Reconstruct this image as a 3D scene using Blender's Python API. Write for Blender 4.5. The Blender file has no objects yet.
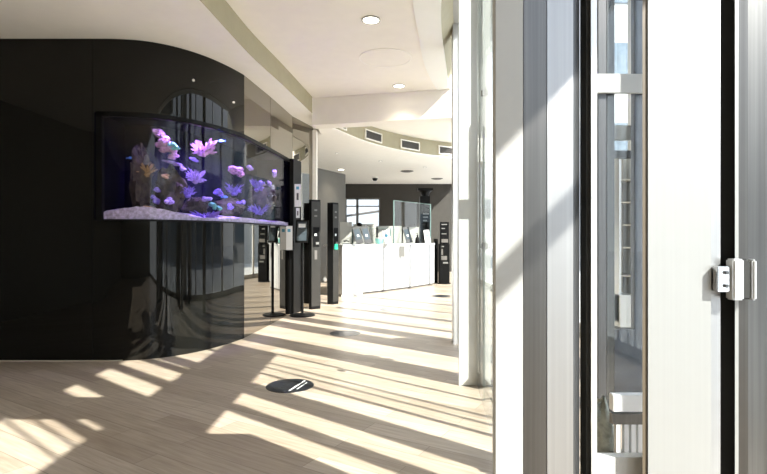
import bpy, bmesh, math, random
from mathutils import Vector, Matrix
random.seed(7)
S = bpy.context.scene
C = S.collection
PI = math.pi
CAMH = 1.25

# ------------------------------------------------------------------ materials
def new_mat(name):
    m = bpy.data.materials.new(name); m.use_nodes = True
    nt = m.node_tree
    return m, nt, nt.nodes, nt.links, nt.nodes['Principled BSDF']

def mat(name, col, rough=0.5, metal=0.0, var=0.06, scale=6.0, bump=0.0, stretch=(1, 1, 1), emit=None, estr=0.0, spec=0.5, coat=0.0, bdist=0.01):
    m, nt, N, L, p = new_mat(name)
    p.inputs['Roughness'].default_value = rough
    p.inputs['Metallic'].default_value = metal
    p.inputs['Specular IOR Level'].default_value = spec
    p.inputs['Coat Weight'].default_value = coat
    tc = N.new('ShaderNodeTexCoord'); mp = N.new('ShaderNodeMapping')
    mp.inputs['Scale'].default_value = stretch
    nz = N.new('ShaderNodeTexNoise'); nz.inputs['Scale'].default_value = scale; nz.inputs['Detail'].default_value = 3
    L.new(tc.outputs['Object'], mp.inputs['Vector']); L.new(mp.outputs['Vector'], nz.inputs['Vector'])
    r = N.new('ShaderNodeValToRGB')
    a, b = 1 - var, 1 + var
    r.color_ramp.elements[0].position = 0.3; r.color_ramp.elements[1].position = 0.7
    r.color_ramp.elements[0].color = (col[0]*a, col[1]*a, col[2]*a, 1)
    r.color_ramp.elements[1].color = (min(1, col[0]*b), min(1, col[1]*b), min(1, col[2]*b), 1)
    L.new(nz.outputs['Fac'], r.inputs['Fac']); L.new(r.outputs['Color'], p.inputs['Base Color'])
    if bump:
        bp = N.new('ShaderNodeBump'); bp.inputs['Strength'].default_value = bump; bp.inputs['Distance'].default_value = bdist
        L.new(nz.outputs['Fac'], bp.inputs['Height']); L.new(bp.outputs['Normal'], p.inputs['Normal'])
    if emit:
        p.inputs['Emission Color'].default_value = (*emit, 1); p.inputs['Emission Strength'].default_value = estr
    return m

def glass_mat(name, tint, refl=1.0, rough=0.0, base=0.03):
    m = bpy.data.materials.new(name); m.use_nodes = True
    nt = m.node_tree; N = nt.nodes; L = nt.links; N.clear()
    out = N.new('ShaderNodeOutputMaterial'); mx = N.new('ShaderNodeMixShader')
    tr = N.new('ShaderNodeBsdfTransparent'); gl = N.new('ShaderNodeBsdfGlossy')
    tr.inputs['Color'].default_value = (*tint, 1); gl.inputs['Roughness'].default_value = rough
    lw = N.new('ShaderNodeLayerWeight'); lw.inputs['Blend'].default_value = 0.5      # facing^5: Schlick reflectance, same on both faces
    fr = N.new('ShaderNodeMath'); fr.operation = 'POWER'; fr.inputs[1].default_value = 5.0
    L.new(lw.outputs['Facing'], fr.inputs[0])
    mu = N.new('ShaderNodeMath'); mu.operation = 'MULTIPLY_ADD'; mu.inputs[1].default_value = .9*refl; mu.inputs[2].default_value = .025*refl+base
    L.new(fr.outputs[0], mu.inputs[0]); L.new(mu.outputs[0], mx.inputs['Fac'])
    L.new(tr.outputs[0], mx.inputs[1]); L.new(gl.outputs[0], mx.inputs[2]); L.new(mx.outputs[0], out.inputs['Surface'])
    return m

def floor_mat():
    m, nt, N, L, p = new_mat('oak_planks')
    tc = N.new('ShaderNodeTexCoord'); mp = N.new('ShaderNodeMapping')
    mp.inputs['Rotation'].default_value = (0, 0, math.radians(31))
    L.new(tc.outputs['Object'], mp.inputs['Vector'])
    br = N.new('ShaderNodeTexBrick')
    br.inputs['Scale'].default_value = 1.0; br.inputs['Brick Width'].default_value = 1.3; br.inputs['Row Height'].default_value = 0.15
    br.inputs['Mortar Size'].default_value = 0.0022; br.inputs['Mortar Smooth'].default_value = 0.2; br.inputs['Bias'].default_value = 0.0
    br.offset = 0.37
    br.inputs['Color1'].default_value = (0.40, 0.325, 0.25, 1); br.inputs['Color2'].default_value = (0.54, 0.46, 0.37, 1)
    br.inputs['Mortar'].default_value = (0.27, 0.22, 0.17, 1)
    L.new(mp.outputs['Vector'], br.inputs['Vector'])
    m2 = N.new('ShaderNodeMapping'); m2.inputs['Scale'].default_value = (1.6, 22, 1)
    L.new(mp.outputs['Vector'], m2.inputs['Vector'])
    nz = N.new('ShaderNodeTexNoise'); nz.inputs['Scale'].default_value = 2.2; nz.inputs['Detail'].default_value = 6
    L.new(m2.outputs['Vector'], nz.inputs['Vector'])
    rr = N.new('ShaderNodeValToRGB'); rr.color_ramp.elements[0].position = .25; rr.color_ramp.elements[1].position = .75
    rr.color_ramp.elements[0].color = (.66, .63, .60, 1); rr.color_ramp.elements[1].color = (1.0, 1.0, 1.0, 1)
    L.new(nz.outputs['Fac'], rr.inputs['Fac'])
    mx = N.new('ShaderNodeMix'); mx.data_type = 'RGBA'; mx.blend_type = 'MULTIPLY'; mx.inputs['Factor'].default_value = 1
    L.new(br.outputs['Color'], mx.inputs['A']); L.new(rr.outputs['Color'], mx.inputs['B'])
    L.new(mx.outputs['Result'], p.inputs['Base Color'])
    p.inputs['Roughness'].default_value = 0.36
    p.inputs['Specular IOR Level'].default_value = 0.4
    bp = N.new('ShaderNodeBump'); bp.inputs['Strength'].default_value = 0.15; bp.inputs['Distance'].default_value = 0.003
    L.new(nz.outputs['Fac'], bp.inputs['Height']); L.new(bp.outputs['Normal'], p.inputs['Normal'])
    return m

def brushed(name, col, rough, metal, var=0.12):
    return mat(name, col, rough, metal, var=var, scale=3.0, bump=0.02, stretch=(40, 40, 0.35), bdist=0.002)

M = dict(
    floor=floor_mat(),
    ceil=mat('warm_white_ceiling_paint', (0.88, 0.84, 0.765), 0.7, var=.015),
    soffit=mat('cream_white_soffit_paint', (0.93, 0.90, 0.84), 0.7, var=.015),
    band=mat('bright_white_ceiling_band', (0.87, 0.87, 0.83), 0.6, var=.01),
    olive=mat('olive_beige_cove_paint', (0.38, 0.345, 0.235), 0.7, var=.04),
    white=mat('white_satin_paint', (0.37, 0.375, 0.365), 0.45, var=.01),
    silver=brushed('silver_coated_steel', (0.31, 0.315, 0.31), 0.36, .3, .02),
    whitep=mat('white_coated_steel', (0.74, 0.75, 0.74), 0.3, var=.02, spec=.6),
    greywall=mat('grey_wall_paint', (0.17, 0.166, 0.155), 0.8, var=.03),
    darkwall=mat('dark_taupe_wall_paint', (0.05, 0.045, 0.038), 0.85, var=.06),
    backwall=mat('warm_grey_wall_paint', (0.20, 0.19, 0.16), 0.85, var=.05),
    black=mat('black_polished_glass', (0.006, 0.006, 0.005), 0.02, var=.05, scale=1.2, bump=.05, stretch=(1, 1, .15), spec=.29, bdist=.004),
    mirror=mat('bronze_mirror_glass', (0.30, 0.28, 0.24), 0.015, 1.0, var=.01, scale=.6, bump=.05, bdist=.01),
    blk=mat('black_powder_coated_metal', (0.006, 0.006, 0.006), 0.38, var=.1, spec=.1),
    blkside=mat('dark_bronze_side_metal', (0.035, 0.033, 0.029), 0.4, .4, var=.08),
    dsteel=brushed('dark_brushed_steel', (0.125, 0.123, 0.12), 0.34, 1.0),
    lsteel=brushed('light_brushed_steel', (0.36, 0.365, 0.37), 0.42, .9, .05),
    msteel=brushed('mid_grey_steel', (0.11, 0.113, 0.118), 0.35, .8),
    chrome=mat('polished_chrome', (0.72, 0.73, 0.74), 0.12, 1.0, var=.03),
    alu=brushed('anodised_aluminium', (0.62, 0.63, 0.63), .35, .6),
    rubber=mat('black_rubber_seal', (0.015, 0.015, 0.014), .7),
    brown=mat('brown_rubber_glass_edge', (0.10, 0.078, 0.05), .5),
    counter=mat('white_laminate_counter', (0.48, 0.48, 0.47), .35, var=.01),
    countertop=mat('pale_stone_counter_top', (0.60, 0.61, 0.60), .25, var=.03, scale=20),
    paper=mat('white_paper', (0.85, 0.86, 0.86), .6, var=.01),
    ink=mat('pale_blue_ink', (0.10, 0.35, 0.5), .6),
    inkd=mat('dark_ink', (0.08, 0.08, 0.09), .6),
    inkw=mat('white_print', (0.75, 0.77, 0.76), .5),
    screen=mat('dark_screen_glass', (0.05, 0.065, 0.075), .1, var=.1),
    slate=mat('dark_slate_tablet', (0.035, 0.035, 0.034), .3, var=.2),
    teal=mat('pale_teal_plastic', (0.22, 0.55, 0.50), .5),
    green=mat('green_lamp', (0.02, .3, .15), .4, emit=(0.03, 0.75, 0.40), estr=.6),
    sticker=mat('navy_black_floor_vinyl', (0.013, 0.015, 0.019), .3, var=.25, scale=40),
    sticker_glare=mat('glare_grey_floor_vinyl', (0.10, 0.105, 0.11), .22, var=.2, scale=30),  # lighter grey is sun glare painted into the dark vinyl
    lamp=mat('downlight_diffuser', (1, 1, .95), .5, emit=(1.0, 0.93, 0.78), estr=7.0),
    lampoff=mat('downlight_diffuser_dim', (.9, .9, .86), .5, emit=(1.0, 0.95, 0.85), estr=1.0),
    grille=mat('grey_grille_metal', (0.13, 0.12, 0.11), .5, .2),
    glass=glass_mat('clear_facade_glass', (0.97, 0.985, 0.98), .6, base=.0),
    tglass=glass_mat('aquarium_glass', (0.96, 0.96, 0.99), .6, base=.0),
    dglass=glass_mat('greenish_door_glass', (0.955, 0.97, 0.965), 1.0, base=.01),
    gedge=mat('green_glass_edge', (0.12, 0.18, 0.165), .2, var=.1),
    tankback=mat('deep_blue_black_tank_back', (0.003, 0.003, 0.008), .9, spec=0.0, var=.4, scale=3),
    sand=mat('violet_tinted_sand', (0.52, 0.45, 0.60), .9, var=.35, scale=34, bump=.6),  # violet lamp light is partly painted into the sand colour
    rock=mat('brown_reef_rock', (0.06, 0.047, 0.033), .9, var=.6, scale=14, bump=1.0, bdist=.02),
    pink=mat('pink_coral', (0.56, 0.31, 0.46), .8, var=.25, scale=30, bump=.6),
    lilac=mat('lilac_coral', (0.41, 0.31, 0.57), .8, var=.3, scale=34, bump=.6),
    violet=mat('violet_coral', (0.22, 0.15, 0.50), .8, var=.3, scale=30, bump=.6),
    mint=mat('mint_green_coral', (0.14, 0.45, 0.31), .8, var=.3, scale=30, bump=.6),
    amber=mat('amber_coral', (0.37, 0.24, 0.10), .8, var=.3, scale=30, bump=.6),
    fish=mat('blue_fish_skin', (0.10, 0.30, 0.75), .4, var=.3, scale=40),
    paving=mat('pale_concrete_paving', (0.46, 0.455, 0.44), .9, var=.08, scale=2),
    render=mat('white_render_wall', (0.74, 0.74, 0.72), .9, var=.04),
    darkrender=mat('mid_grey_render', (0.36, 0.365, 0.36), .9, var=.06),
    colwhite=mat('satin_white_column_metal', (0.62, 0.63, 0.61), 0.2, .1, var=.02, bump=.03, bdist=.004, scale=2),
    partition=mat('pale_stone_grey_laminate', (0.40, 0.395, 0.36), .6, var=.03),
    slatewin=mat('blue_grey_window_glass', (0.12, 0.155, 0.19), .15, var=.2),
    beige=mat('beige_shelf_board', (0.50, 0.45, 0.36), .7, var=.08),
    navy=mat('navy_grey_panel', (0.10, 0.115, 0.15), .5, var=.2),
    leaf=mat('dusty_green_stone_planter', (0.40, 0.42, 0.36), .9, var=.35, scale=22, bump=.6),
)

# ------------------------------------------------------------------ mesh builder
class MB:
    def __init__(s): s.v = []; s.f = []
    def add(s, vs, fs):
        o = len(s.v); s.v += [tuple(v) for v in vs]; s.f += [tuple(i+o for i in f) for f in fs]; return s
    def box(s, x0, x1, y0, y1, z0, z1, rot=0, piv=None):
        vs = [(x, y, z) for z in (z0, z1) for x, y in ((x0, y0), (x1, y0), (x1, y1), (x0, y1))]
        if rot:
            px, py = piv or ((x0+x1)/2, (y0+y1)/2); c, n = math.cos(rot), math.sin(rot)
            vs = [(px+(x-px)*c-(y-py)*n, py+(x-px)*n+(y-py)*c, z) for x, y, z in vs]
        return s.add(vs, [(3, 2, 1, 0), (4, 5, 6, 7), (0, 1, 5, 4), (1, 2, 6, 5), (2, 3, 7, 6), (3, 0, 4, 7)])
    def obox(s, mtx, sx, sy, sz):
        vs = [mtx @ Vector((x*sx/2, y*sy/2, z*sz/2)) for z in (-1, 1) for x, y in ((-1, -1), (1, -1), (1, 1), (-1, 1))]
        return s.add(vs, [(3, 2, 1, 0), (4, 5, 6, 7), (0, 1, 5, 4), (1, 2, 6, 5), (2, 3, 7, 6), (3, 0, 4, 7)])
    def prism(s, poly, z0, z1):
        n = len(poly)
        vs = [(x, y, z0) for x, y in poly]+[(x, y, z1) for x, y in poly]
        return s.add(vs, [tuple(range(n))[::-1], tuple(range(n, 2*n))]+[(i, (i+1) % n, n+(i+1) % n, n+i) for i in range(n)])
    def strip(s, path, th, z0, z1):
        # th > 0: thickness to the left of travel
        off = offset(path, th)
        n = len(path)
        vs = [(*p, z0) for p in path]+[(*p, z1) for p in path]+[(*p, z0) for p in off]+[(*p, z1) for p in off]
        fs = []
        for i in range(n-1):
            fs += [(i, i+1, n+i+1, n+i), (2*n+i+1, 2*n+i, 3*n+i, 3*n+i+1), (n+i, n+i+1, 3*n+i+1, 3*n+i), (i+1, i, 2*n+i, 2*n+i+1)]
        fs += [(0, n, 3*n, 2*n), (n-1, 3*n-1, 4*n-1, 2*n-1)]
        return s.add(vs, fs)
    def cyl(s, x, y, z0, z1, r, r1=None, n=28):
        r1 = r if r1 is None else r1
        vs = [(x+r*math.cos(2*PI*i/n), y+r*math.sin(2*PI*i/n), z0) for i in range(n)]+[(x+r1*math.cos(2*PI*i/n), y+r1*math.sin(2*PI*i/n), z1) for i in range(n)]
        return s.add(vs, [tuple(range(n))[::-1], tuple(range(n, 2*n))]+[(i, (i+1) % n, n+(i+1) % n, n+i) for i in range(n)])
    def lathe(s, x, y, prof, n=28):
        vs = []
        for r, z in prof: vs += [(x+r*math.cos(2*PI*i/n), y+r*math.sin(2*PI*i/n), z) for i in range(n)]
        m = len(prof)
        fs = [(j*n+i, j*n+(i+1) % n, (j+1)*n+(i+1) % n, (j+1)*n+i) for j in range(m-1) for i in range(n)]
        fs += [tuple(range(n))[::-1], tuple(range((m-1)*n, m*n))]
        return s.add(vs, fs)
    def tube(s, pts, rs, n=8):
        pts = [Vector(p) for p in pts]
        if not isinstance(rs, (list, tuple)): rs = [rs]*len(pts)
        vs = []
        for i, p in enumerate(pts):
            d = (pts[min(i+1, len(pts)-1)]-pts[max(i-1, 0)]).normalized()
            u = d.cross(Vector((0, 0, 1)) if abs(d.z) < .9 else Vector((1, 0, 0))).normalized(); w = d.cross(u)
            vs += [p+rs[i]*(math.cos(2*PI*k/n)*u+math.sin(2*PI*k/n)*w) for k in range(n)]
        m = len(pts)
        fs = [(j*n+i, j*n+(i+1) % n, (j+1)*n+(i+1) % n, (j+1)*n+i) for j in range(m-1) for i in range(n)]
        fs += [tuple(range(n))[::-1], tuple(range((m-1)*n, m*n))]
        return s.add(vs, fs)
    def blob(s, c, r, amp=.2, seed=0, nu=14, nv=9, fr=3.0):
        rnd = random.Random(seed); ph = [rnd.uniform(0, 6.28) for _ in range(6)]
        vs = []; cx, cy, cz = c; rx, ry, rz = r
        for j in range(nv+1):
            t = PI*j/nv
            for i in range(nu):
                a = 2*PI*i/nu
                k = 1+amp*(math.sin(fr*a+ph[0]+2*t)*.5+math.sin(fr*1.7*t+ph[1]+a)*.5+.5*math.sin(2*fr*a+ph[2])*math.sin(fr*2*t+ph[3]))
                vs.append((cx+rx*k*math.sin(t)*math.cos(a), cy+ry*k*math.sin(t)*math.sin(a), cz-rz*k*math.cos(t)))
        fs = [(j*nu+i, j*nu+(i+1) % nu, (j+1)*nu+(i+1) % nu, (j+1)*nu+i) for j in range(nv) for i in range(nu)]
        return s.add(vs, fs)
    def build(s, name, m, parent=None, bevel=0, smooth=False, **props):
        me = bpy.data.meshes.new(name); me.from_pydata(s.v, [], s.f)
        bm = bmesh.new(); bm.from_mesh(me)
        bmesh.ops.remove_doubles(bm, verts=bm.verts, dist=1e-6)
        bmesh.ops.recalc_face_normals(bm, faces=bm.faces)
        if bevel: bmesh.ops.bevel(bm, geom=bm.edges[:], offset=bevel, segments=2, affect='EDGES', clamp_overlap=True)
        bm.to_mesh(me); bm.free()
        o = bpy.data.objects.new(name, me); C.objects.link(o)
        me.materials.append(M[m] if isinstance(m, str) else m)
        if smooth:
            for p in me.polygons: p.use_smooth = True
            me.set_sharp_from_angle(angle=math.radians(35))
        if parent: o.parent = parent; o.matrix_parent_inverse = Matrix.Translation(parent.location).inverted()
        for k, v in props.items(): o[k] = v
        return o

def offset(path, d):
    out = []
    for i, p in enumerate(path):
        a = path[max(i-1, 0)]; b = path[min(i+1, len(path)-1)]
        dx, dy = b[0]-a[0], b[1]-a[1]; l = math.hypot(dx, dy) or 1
        out.append((p[0]-dy/l*d, p[1]+dx/l*d))
    return out

def smooth_path(pts, n=8):
    out = []
    P = [pts[0]]+list(pts)+[pts[-1]]
    for i in range(1, len(P)-2):
        for k in range(n):
            t = k/n
            out.append(tuple(0.5*(2*P[i][j]+(-P[i-1][j]+P[i+1][j])*t+(2*P[i-1][j]-5*P[i][j]+4*P[i+1][j]-P[i+2][j])*t*t+(-P[i-1][j]+3*P[i][j]-3*P[i+1][j]+P[i+2][j])*t**3) for j in range(2)))
    out.append(tuple(pts[-1])); return out

def thing(name, label, cat, loc=(0, 0, 0), group=None):
    o = bpy.data.objects.new(name, None); C.objects.link(o); o.location = loc; o.empty_display_size = .1
    o['label'] = label; o['category'] = cat
    if group: o['group'] = group
    return o
def tag(o, label, cat, group=None, kind=None):
    o['label'] = label; o['category'] = cat
    if group: o['group'] = group
    if kind: o['kind'] = kind
    return o
def struct(o): o['kind'] = 'structure'; return o
def dup(root, loc, label):
    r = root.copy(); C.objects.link(r); r.location = loc; r['label'] = label
    for ch in root.children:
        c = ch.copy(); C.objects.link(c); c.parent = r
        for g in ch.children:
            d = g.copy(); C.objects.link(d); d.parent = c
    return r

# ------------------------------------------------------------------ plan curves
WALL = smooth_path([(-5.6, 5.04), (-4.2, 5.04), (-3.0, 5.04), (-2.72, 5.045), (-2.48, 5.085), (-2.27, 5.19), (-2.08, 5.37), (-1.93, 5.60), (-1.81, 5.88), (-1.72, 6.17)], 6)
MIR = [(-1.72, 6.17), (-1.61, 7.12), (-1.505, 8.27), (-1.285, 9.08)]
SOFF = smooth_path([(-2.3, -6), (-1.9, 1.0), (-1.68, 3.0), (-1.56, 4.2), (-1.52, 4.8), (-1.46, 5.6), (-1.33, 6.6), (-1.16, 8.1)], 6)
E1 = smooth_path([(.55, -6), (.52, 0), (.50, 1.4), (.50, 3.0), (.52, 4.0), (.555, 4.79), (.64, 5.5), (.74, 6.1), (.86, 6.8), (1.0, 7.6)], 6)
BIN = smooth_path([(.25, -6), (.22, 0), (.21, 3), (.24, 4), (.28, 4.79), (.38, 5.5), (.50, 6.35), (.66, 7.1), (.83, 7.69)], 6)
ARC = smooth_path([(-1.155, 8.46), (-1.06, 8.58), (-.91, 8.78), (-.41, 9.95), (.23, 10.9), (.96, 11.6), (1.74, 12.12)], 6)
ZC, ZS, ZL, ZB = 3.52, 3.25, 3.16, 3.08

# ------------------------------------------------------------------ setting
struct(MB().box(-5.6, 2.66, -6, 18.2, -.12, 0).build('floor', 'floor'))
E2 = [(1.10, 7.75), (1.78, 12.3)]
hc = [(-5.6, -6)]+E1+E2+[(2.66, 12.8), (2.66, 18.2), (-5.6, 18.2)]
struct(MB().prism(hc, ZC, ZC+.25).build('ceiling', 'ceil'))
struct(MB().prism(BIN+E1[::-1], ZC-.012, ZC+.0).build('ceiling_band', 'band'))
ws = [p for p in WALL]
sp = [(-5.6, -6)]+SOFF+[(-1.16, 8.17), (-1.16, 9.2), (-1.3, 9.2), (-5.6, 9.2)]
struct(MB().prism(sp, ZS, ZC-.001).build('ceiling_soffit', 'soffit'))
struct(MB().strip(SOFF, .004, ZS+.002, ZC-.001).build('trim_1', 'olive'))       # placed on the soffit edge
for o in [bpy.data.objects['trim_1']]:
    o.location.x += .006
# cross beam
struct(MB().prism([(-1.17, 8.17), (1.02, 7.66), (1.12, 7.64), (1.12, 7.96), (1.02, 7.98), (-1.17, 8.49)], ZB, ZC-.002).build('trim_2', 'ceil'))
# lower ceiling beyond the arc, olive fascia on it
struct(MB().prism(ARC+[(1.80, 12.3), (2.66, 12.8), (2.66, 18.2), (-5.6, 18.2), (-5.6, 9.31), (-1.155, 9.31)], ZL, ZC-.003).build('ceiling_lower', 'soffit'))
struct(MB().strip(ARC, -.006, ZL+.004, ZC-.004).build('trim_4', 'olive'))
struct(MB().strip(ARC, -.03, ZL-.012, ZL+.012).build('trim_5', 'soffit'))
# olive upstand beside the opening and bulkhead over it
ee = [p for p in E1 if 3.5 < p[1] < 7.3]; up = offset(ee, -.125)
_b = MB(); n_ = len(ee)
_b.add([(*p, ZC+.001) for p in ee]+[(*p, ZC+.21) for p in up]+[(*p, ZC+.25) for p in up]+[(*p, ZC+.06) for p in ee],
       [q for i in range(n_-1) for q in ((i, i+1, n_+i+1, n_+i), (2*n_+i, 2*n_+i+1, 3*n_+i+1, 3*n_+i), (n_+i, n_+i+1, 2*n_+i+1, 2*n_+i), (3*n_+i, 3*n_+i+1, i+1, i))]+[(0, n_, 2*n_, 3*n_), (n_-1, 4*n_-1, 3*n_-1, 2*n_-1)])
struct(_b.build('trim_6', 'olive'))
struct(MB().strip(up[:-2], -.22, ZC+.21, ZC+.25).build('trim_3', 'white'))
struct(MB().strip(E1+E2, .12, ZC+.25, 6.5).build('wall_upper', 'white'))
struct(MB().box(-5.6, 2.9, -6.1, 18.2, 6.5, 6.6).build('ceiling_roof', 'white'))
struct(MB().box(1.7, 2.66, 12.8, 12.92, ZC+.25, 6.5).build('wall_void_end', 'white'))

# black polished wall with the tank opening
TZ0, TZ1 = 1.425, 2.505
_k = next(i for i, p in enumerate(WALL) if p[0] > -2.895)
WALL.insert(_k, (-2.895, WALL[_k][1])); iT = _k
left_part = WALL[:iT+1]; curve_part = WALL[iT:]
b = MB()
b.strip(left_part, .08, 0, ZS-.001)
b.strip(curve_part, .08, 0, TZ0); b.strip(curve_part, .08, TZ1, ZS-.001)
wl = struct(b.build('wall_left', 'black', smooth=True))
# flat section joint line
struct(MB().box(-2.933, -2.930, 5.0375, 5.04, 0, ZS-.002).build('trim_7', 'blk'))
struct(MB().strip(WALL[:iT+8], -.012, 0.0, .009).build('baseboard_left', 'beige'))
# mirror panels
T_END = (-1.520, 8.13)
def panel(a, c, open_to, lab, full=False):
    b = MB(); dx, dy = c[0]-a[0], c[1]-a[1]; l = math.hypot(dx, dy)
    def P(t): return (a[0]+dx*t, a[1]+dy*t)
    g = .0035/l
    grp = 'bronze mirror panels beside the aquarium'
    if full:
        tag(b.strip([P(g), P(1-g)], .02, 0.004, ZS-.004).build('mirror_panel', 'mirror'), lab, 'mirror', grp); return
    t = thing('mirror_panel', lab, 'mirror', (a[0], a[1], 0), grp)
    MB().strip([P(g), P(1-g)], .02, .004, TZ0-.014).build('lower_pane', 'mirror', t)
    MB().strip([P(g), P(1-g)], .02, TZ1+.014, ZS-.004).build('upper_pane', 'mirror', t)
panel(MIR[0], MIR[1], 1, 'tall bronze mirror panel adjoining the curved black wall')
panel(MIR[1], MIR[2], .88, 'tall bronze mirror panel at the right end of the aquarium')
panel(MIR[2], MIR[3], 0, 'narrow bronze mirror panel between black pilaster and cream end trim', True)
struct(MB().strip(offset(MIR, .025), .06, 0, TZ0).strip(offset(MIR, .025), .06, TZ1, ZS-.002).build('wall_mirror_backing', 'blk'))
struct(MB().box(-1.29, -1.215, 9.06, 9.2, 0, ZS-.06).build('trim_8', 'soffit', bevel=.004))

# walls out of sight / at the back
struct(MB().prism([(-5.7, -6), (-5.6, -6), (-5.6, 18.2), (-5.7, 18.2)], 0, ZC).build('wall_far_left', 'backwall'))
struct(MB().box(-5.7, 2.66, -6.12, -6, 0, ZC).build('wall_behind', 'backwall'))
struct(MB().prism([(-5.6, 9.24), (-1.30, 9.24), (-1.32, 9.30), (-5.6, 9.30)], 0, ZC-.004).build('wall_tank_room', 'greywall'))
struct(MB().prism([(-3.6, 10.2), (-1.79, 13.9), (-1.17, 15.2), (-1.17, 15.4), (-1.9, 14.2), (-3.7, 10.3)], 0, ZL-.001).build('wall_grey', 'greywall'))
# back wall with window opening
def back_wall(y, x0, x1, wx0, wx1, wz0, wz1, ztop):
    b = MB()
    b.box(x0, wx0, y, y+.15, 0, ztop); b.box(wx1, x1, y, y+.15, 0, ztop)
    b.box(wx0, wx1, y, y+.15, 0, wz0); b.box(wx0, wx1, y, y+.15, wz1, ztop)
    return struct(b.build('wall_back', 'darkwall'))
back_wall(18, -5.6, 2.66, -1.38, -.12, 1.60, 2.66, ZL-.001)
w = struct(bpy.data.objects.new('window_2', None)); C.objects.link(w); w.location = (-.75, 18.05, 1.6)
MB().box(-1.38, -.12, 18.03, 18.09, 1.60, 1.64).box(-1.38, -.12, 18.03, 18.09, 2.60, 2.66).box(-1.38, -1.33, 18.03, 18.09, 1.60, 2.66).box(-.17, -.12, 18.03, 18.09, 1.6, 2.66).box(-.99, -.90, 18.03, 18.09, 1.6, 2.66).box(-1.38, -.12, 18.03, 18.09, 2.34, 2.38).build('window_frame', 'greywall', w)
MB().box(-1.36, -.14, 18.055, 18.062, 1.62, 2.64).build('pane', 'glass', w)

# ------------------------------------------------------------------ facade curtain wall on the right (X = 2.6)
FX = 2.6
win = struct(bpy.data.objects.new('window_1', None)); C.objects.link(win); win.location = (FX, 0, 0)
def cY(c): return c-.8*FX
def mullion(c0, c1, z0, z1, dep=.025):
    MB().box(FX-.02, FX-.02+dep, cY(c0), cY(c1), z0, z1).build('mullion', 'whitep', win)
# lower tier  (z < 3.81)
lowm = [(-3.9, -3.84), (-2.6, -2.54), (-1.4, -1.34), (-.4, -.34), (.55, .61), (1.345, 1.365), (2.715, 2.87), (3.12, 3.40), (3.68, 3.72),
        (3.895, 3.912), (4.05, 4.07), (4.87, 5.14), (5.80, 6.22), (6.50, 6.80), (7.25, 7.36), (8.14, 8.33), (9.05, 9.12), (10.05, 10.2), (11.3, 11.37), (12.6, 12.68), (13.8, 13.88), (15.1, 15.2), (16.6, 16.7)]
for a, c in lowm: mullion(a, c, 0, 3.80 if c < 4.5 else (3.5 if 8 < c < 8.5 else (6.45 if c < 14.8 else 3.5)))
upm = [(-3.9, -3.84), (-2.6, -2.54), (-1.4, -1.34), (-.3, -.2), (.45, .50), (1.342, 1.36), (1.505, 1.525), (1.625, 1.745), (1.81, 1.99), (2.17, 2.44), (2.69, 2.85), (3.11, 3.25), (3.29, 3.50), (3.98, 4.05)]
for a, c in upm: mullion(a, c, 4.45, 5.45)
MB().box(FX-.03, FX+.02, -1.7, 2.35, 3.84, 4.52).build('spandrel', 'whitep', win)
MB().box(FX-.03, FX+.12, -1.25, 2.35, 5.45, 6.5).box(FX-.03, FX+.12, 2.35, 12.8, 5.9, 6.5).build('spandrel', 'whitep', win)
MB().box(FX-.02, FX+.02, -6, -.33, 3.46, 3.52).build('transom', 'whitep', win)
MB().box(FX-.02, FX+.08, -6, 18, 0, .12).build('transom', 'whitep', win)
MB().box(FX-.02, FX+.08, 12.8, 18, 3.52, 3.8).build('transom', 'whitep', win)
MB().box(FX+.03, FX+.04, -6, 18, .12, 3.8).box(FX+.03, FX+.04, -6, 12.8, 4.45, 5.9).build('pane', 'glass', win)

# ------------------------------------------------------------------ near portal (plane Y = 1.3)
Y0 = 1.30
def px(x, Y=Y0): return (x-383.5)*Y/500.0
def pz(y, Y=Y0): return CAMH+(237-y)*Y/500.0
def fx(x, Y): return (x-383.5)*Y/500.0
def fz(y, Y): return CAMH+(237-y)*Y/500.0
HT = 2.08
col = thing('portal_column', 'tall near column clad in white, dark brushed and light brushed steel strips', 'column', (px(540), Y0, 0))
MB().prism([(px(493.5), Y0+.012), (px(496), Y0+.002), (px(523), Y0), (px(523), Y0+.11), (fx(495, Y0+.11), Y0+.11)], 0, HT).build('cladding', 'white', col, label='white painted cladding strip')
MB().prism([(px(523.8), Y0+.002), (px(547), Y0+.004), (px(547), Y0+.11), (px(523.8), Y0+.11)], 0, HT).build('cladding', 'dsteel', col, label='dark brushed steel cladding strip')
MB().prism([(px(547.8), Y0+.004), (px(574), Y0+.006), (px(574), Y0+.11), (px(547.8), Y0+.11)], 0, HT).build('cladding', 'lsteel', col, label='light brushed steel cladding strip')
MB().prism([(px(574), Y0+.006), (px(579), Y0+.012), (px(584), Y0+.03), (px(588), Y0+.06), (px(588.5), Y0+.11), (px(574), Y0+.11)], 0, HT).build('cladding', 'msteel', col, smooth=True, label='rounded dark steel edge strip')
jamb = thing('door_jamb', 'slim aluminium jamb between steel clad column and glazed gap', 'jamb', (px(593), Y0+.05, 0))
MB().box(fx(586, Y0+.04), fx(591, Y0+.04), Y0+.04, Y0+.08, 0, HT).build('seal', 'rubber', jamb)
MB().prism([(fx(591.5, Y0+.025), Y0+.025), (fx(597, Y0+.025), Y0+.025), (fx(596, Y0+.08), Y0+.08), (fx(591.2, Y0+.08), Y0+.08)], 0, HT).build('frame', 'alu', jamb)
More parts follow.
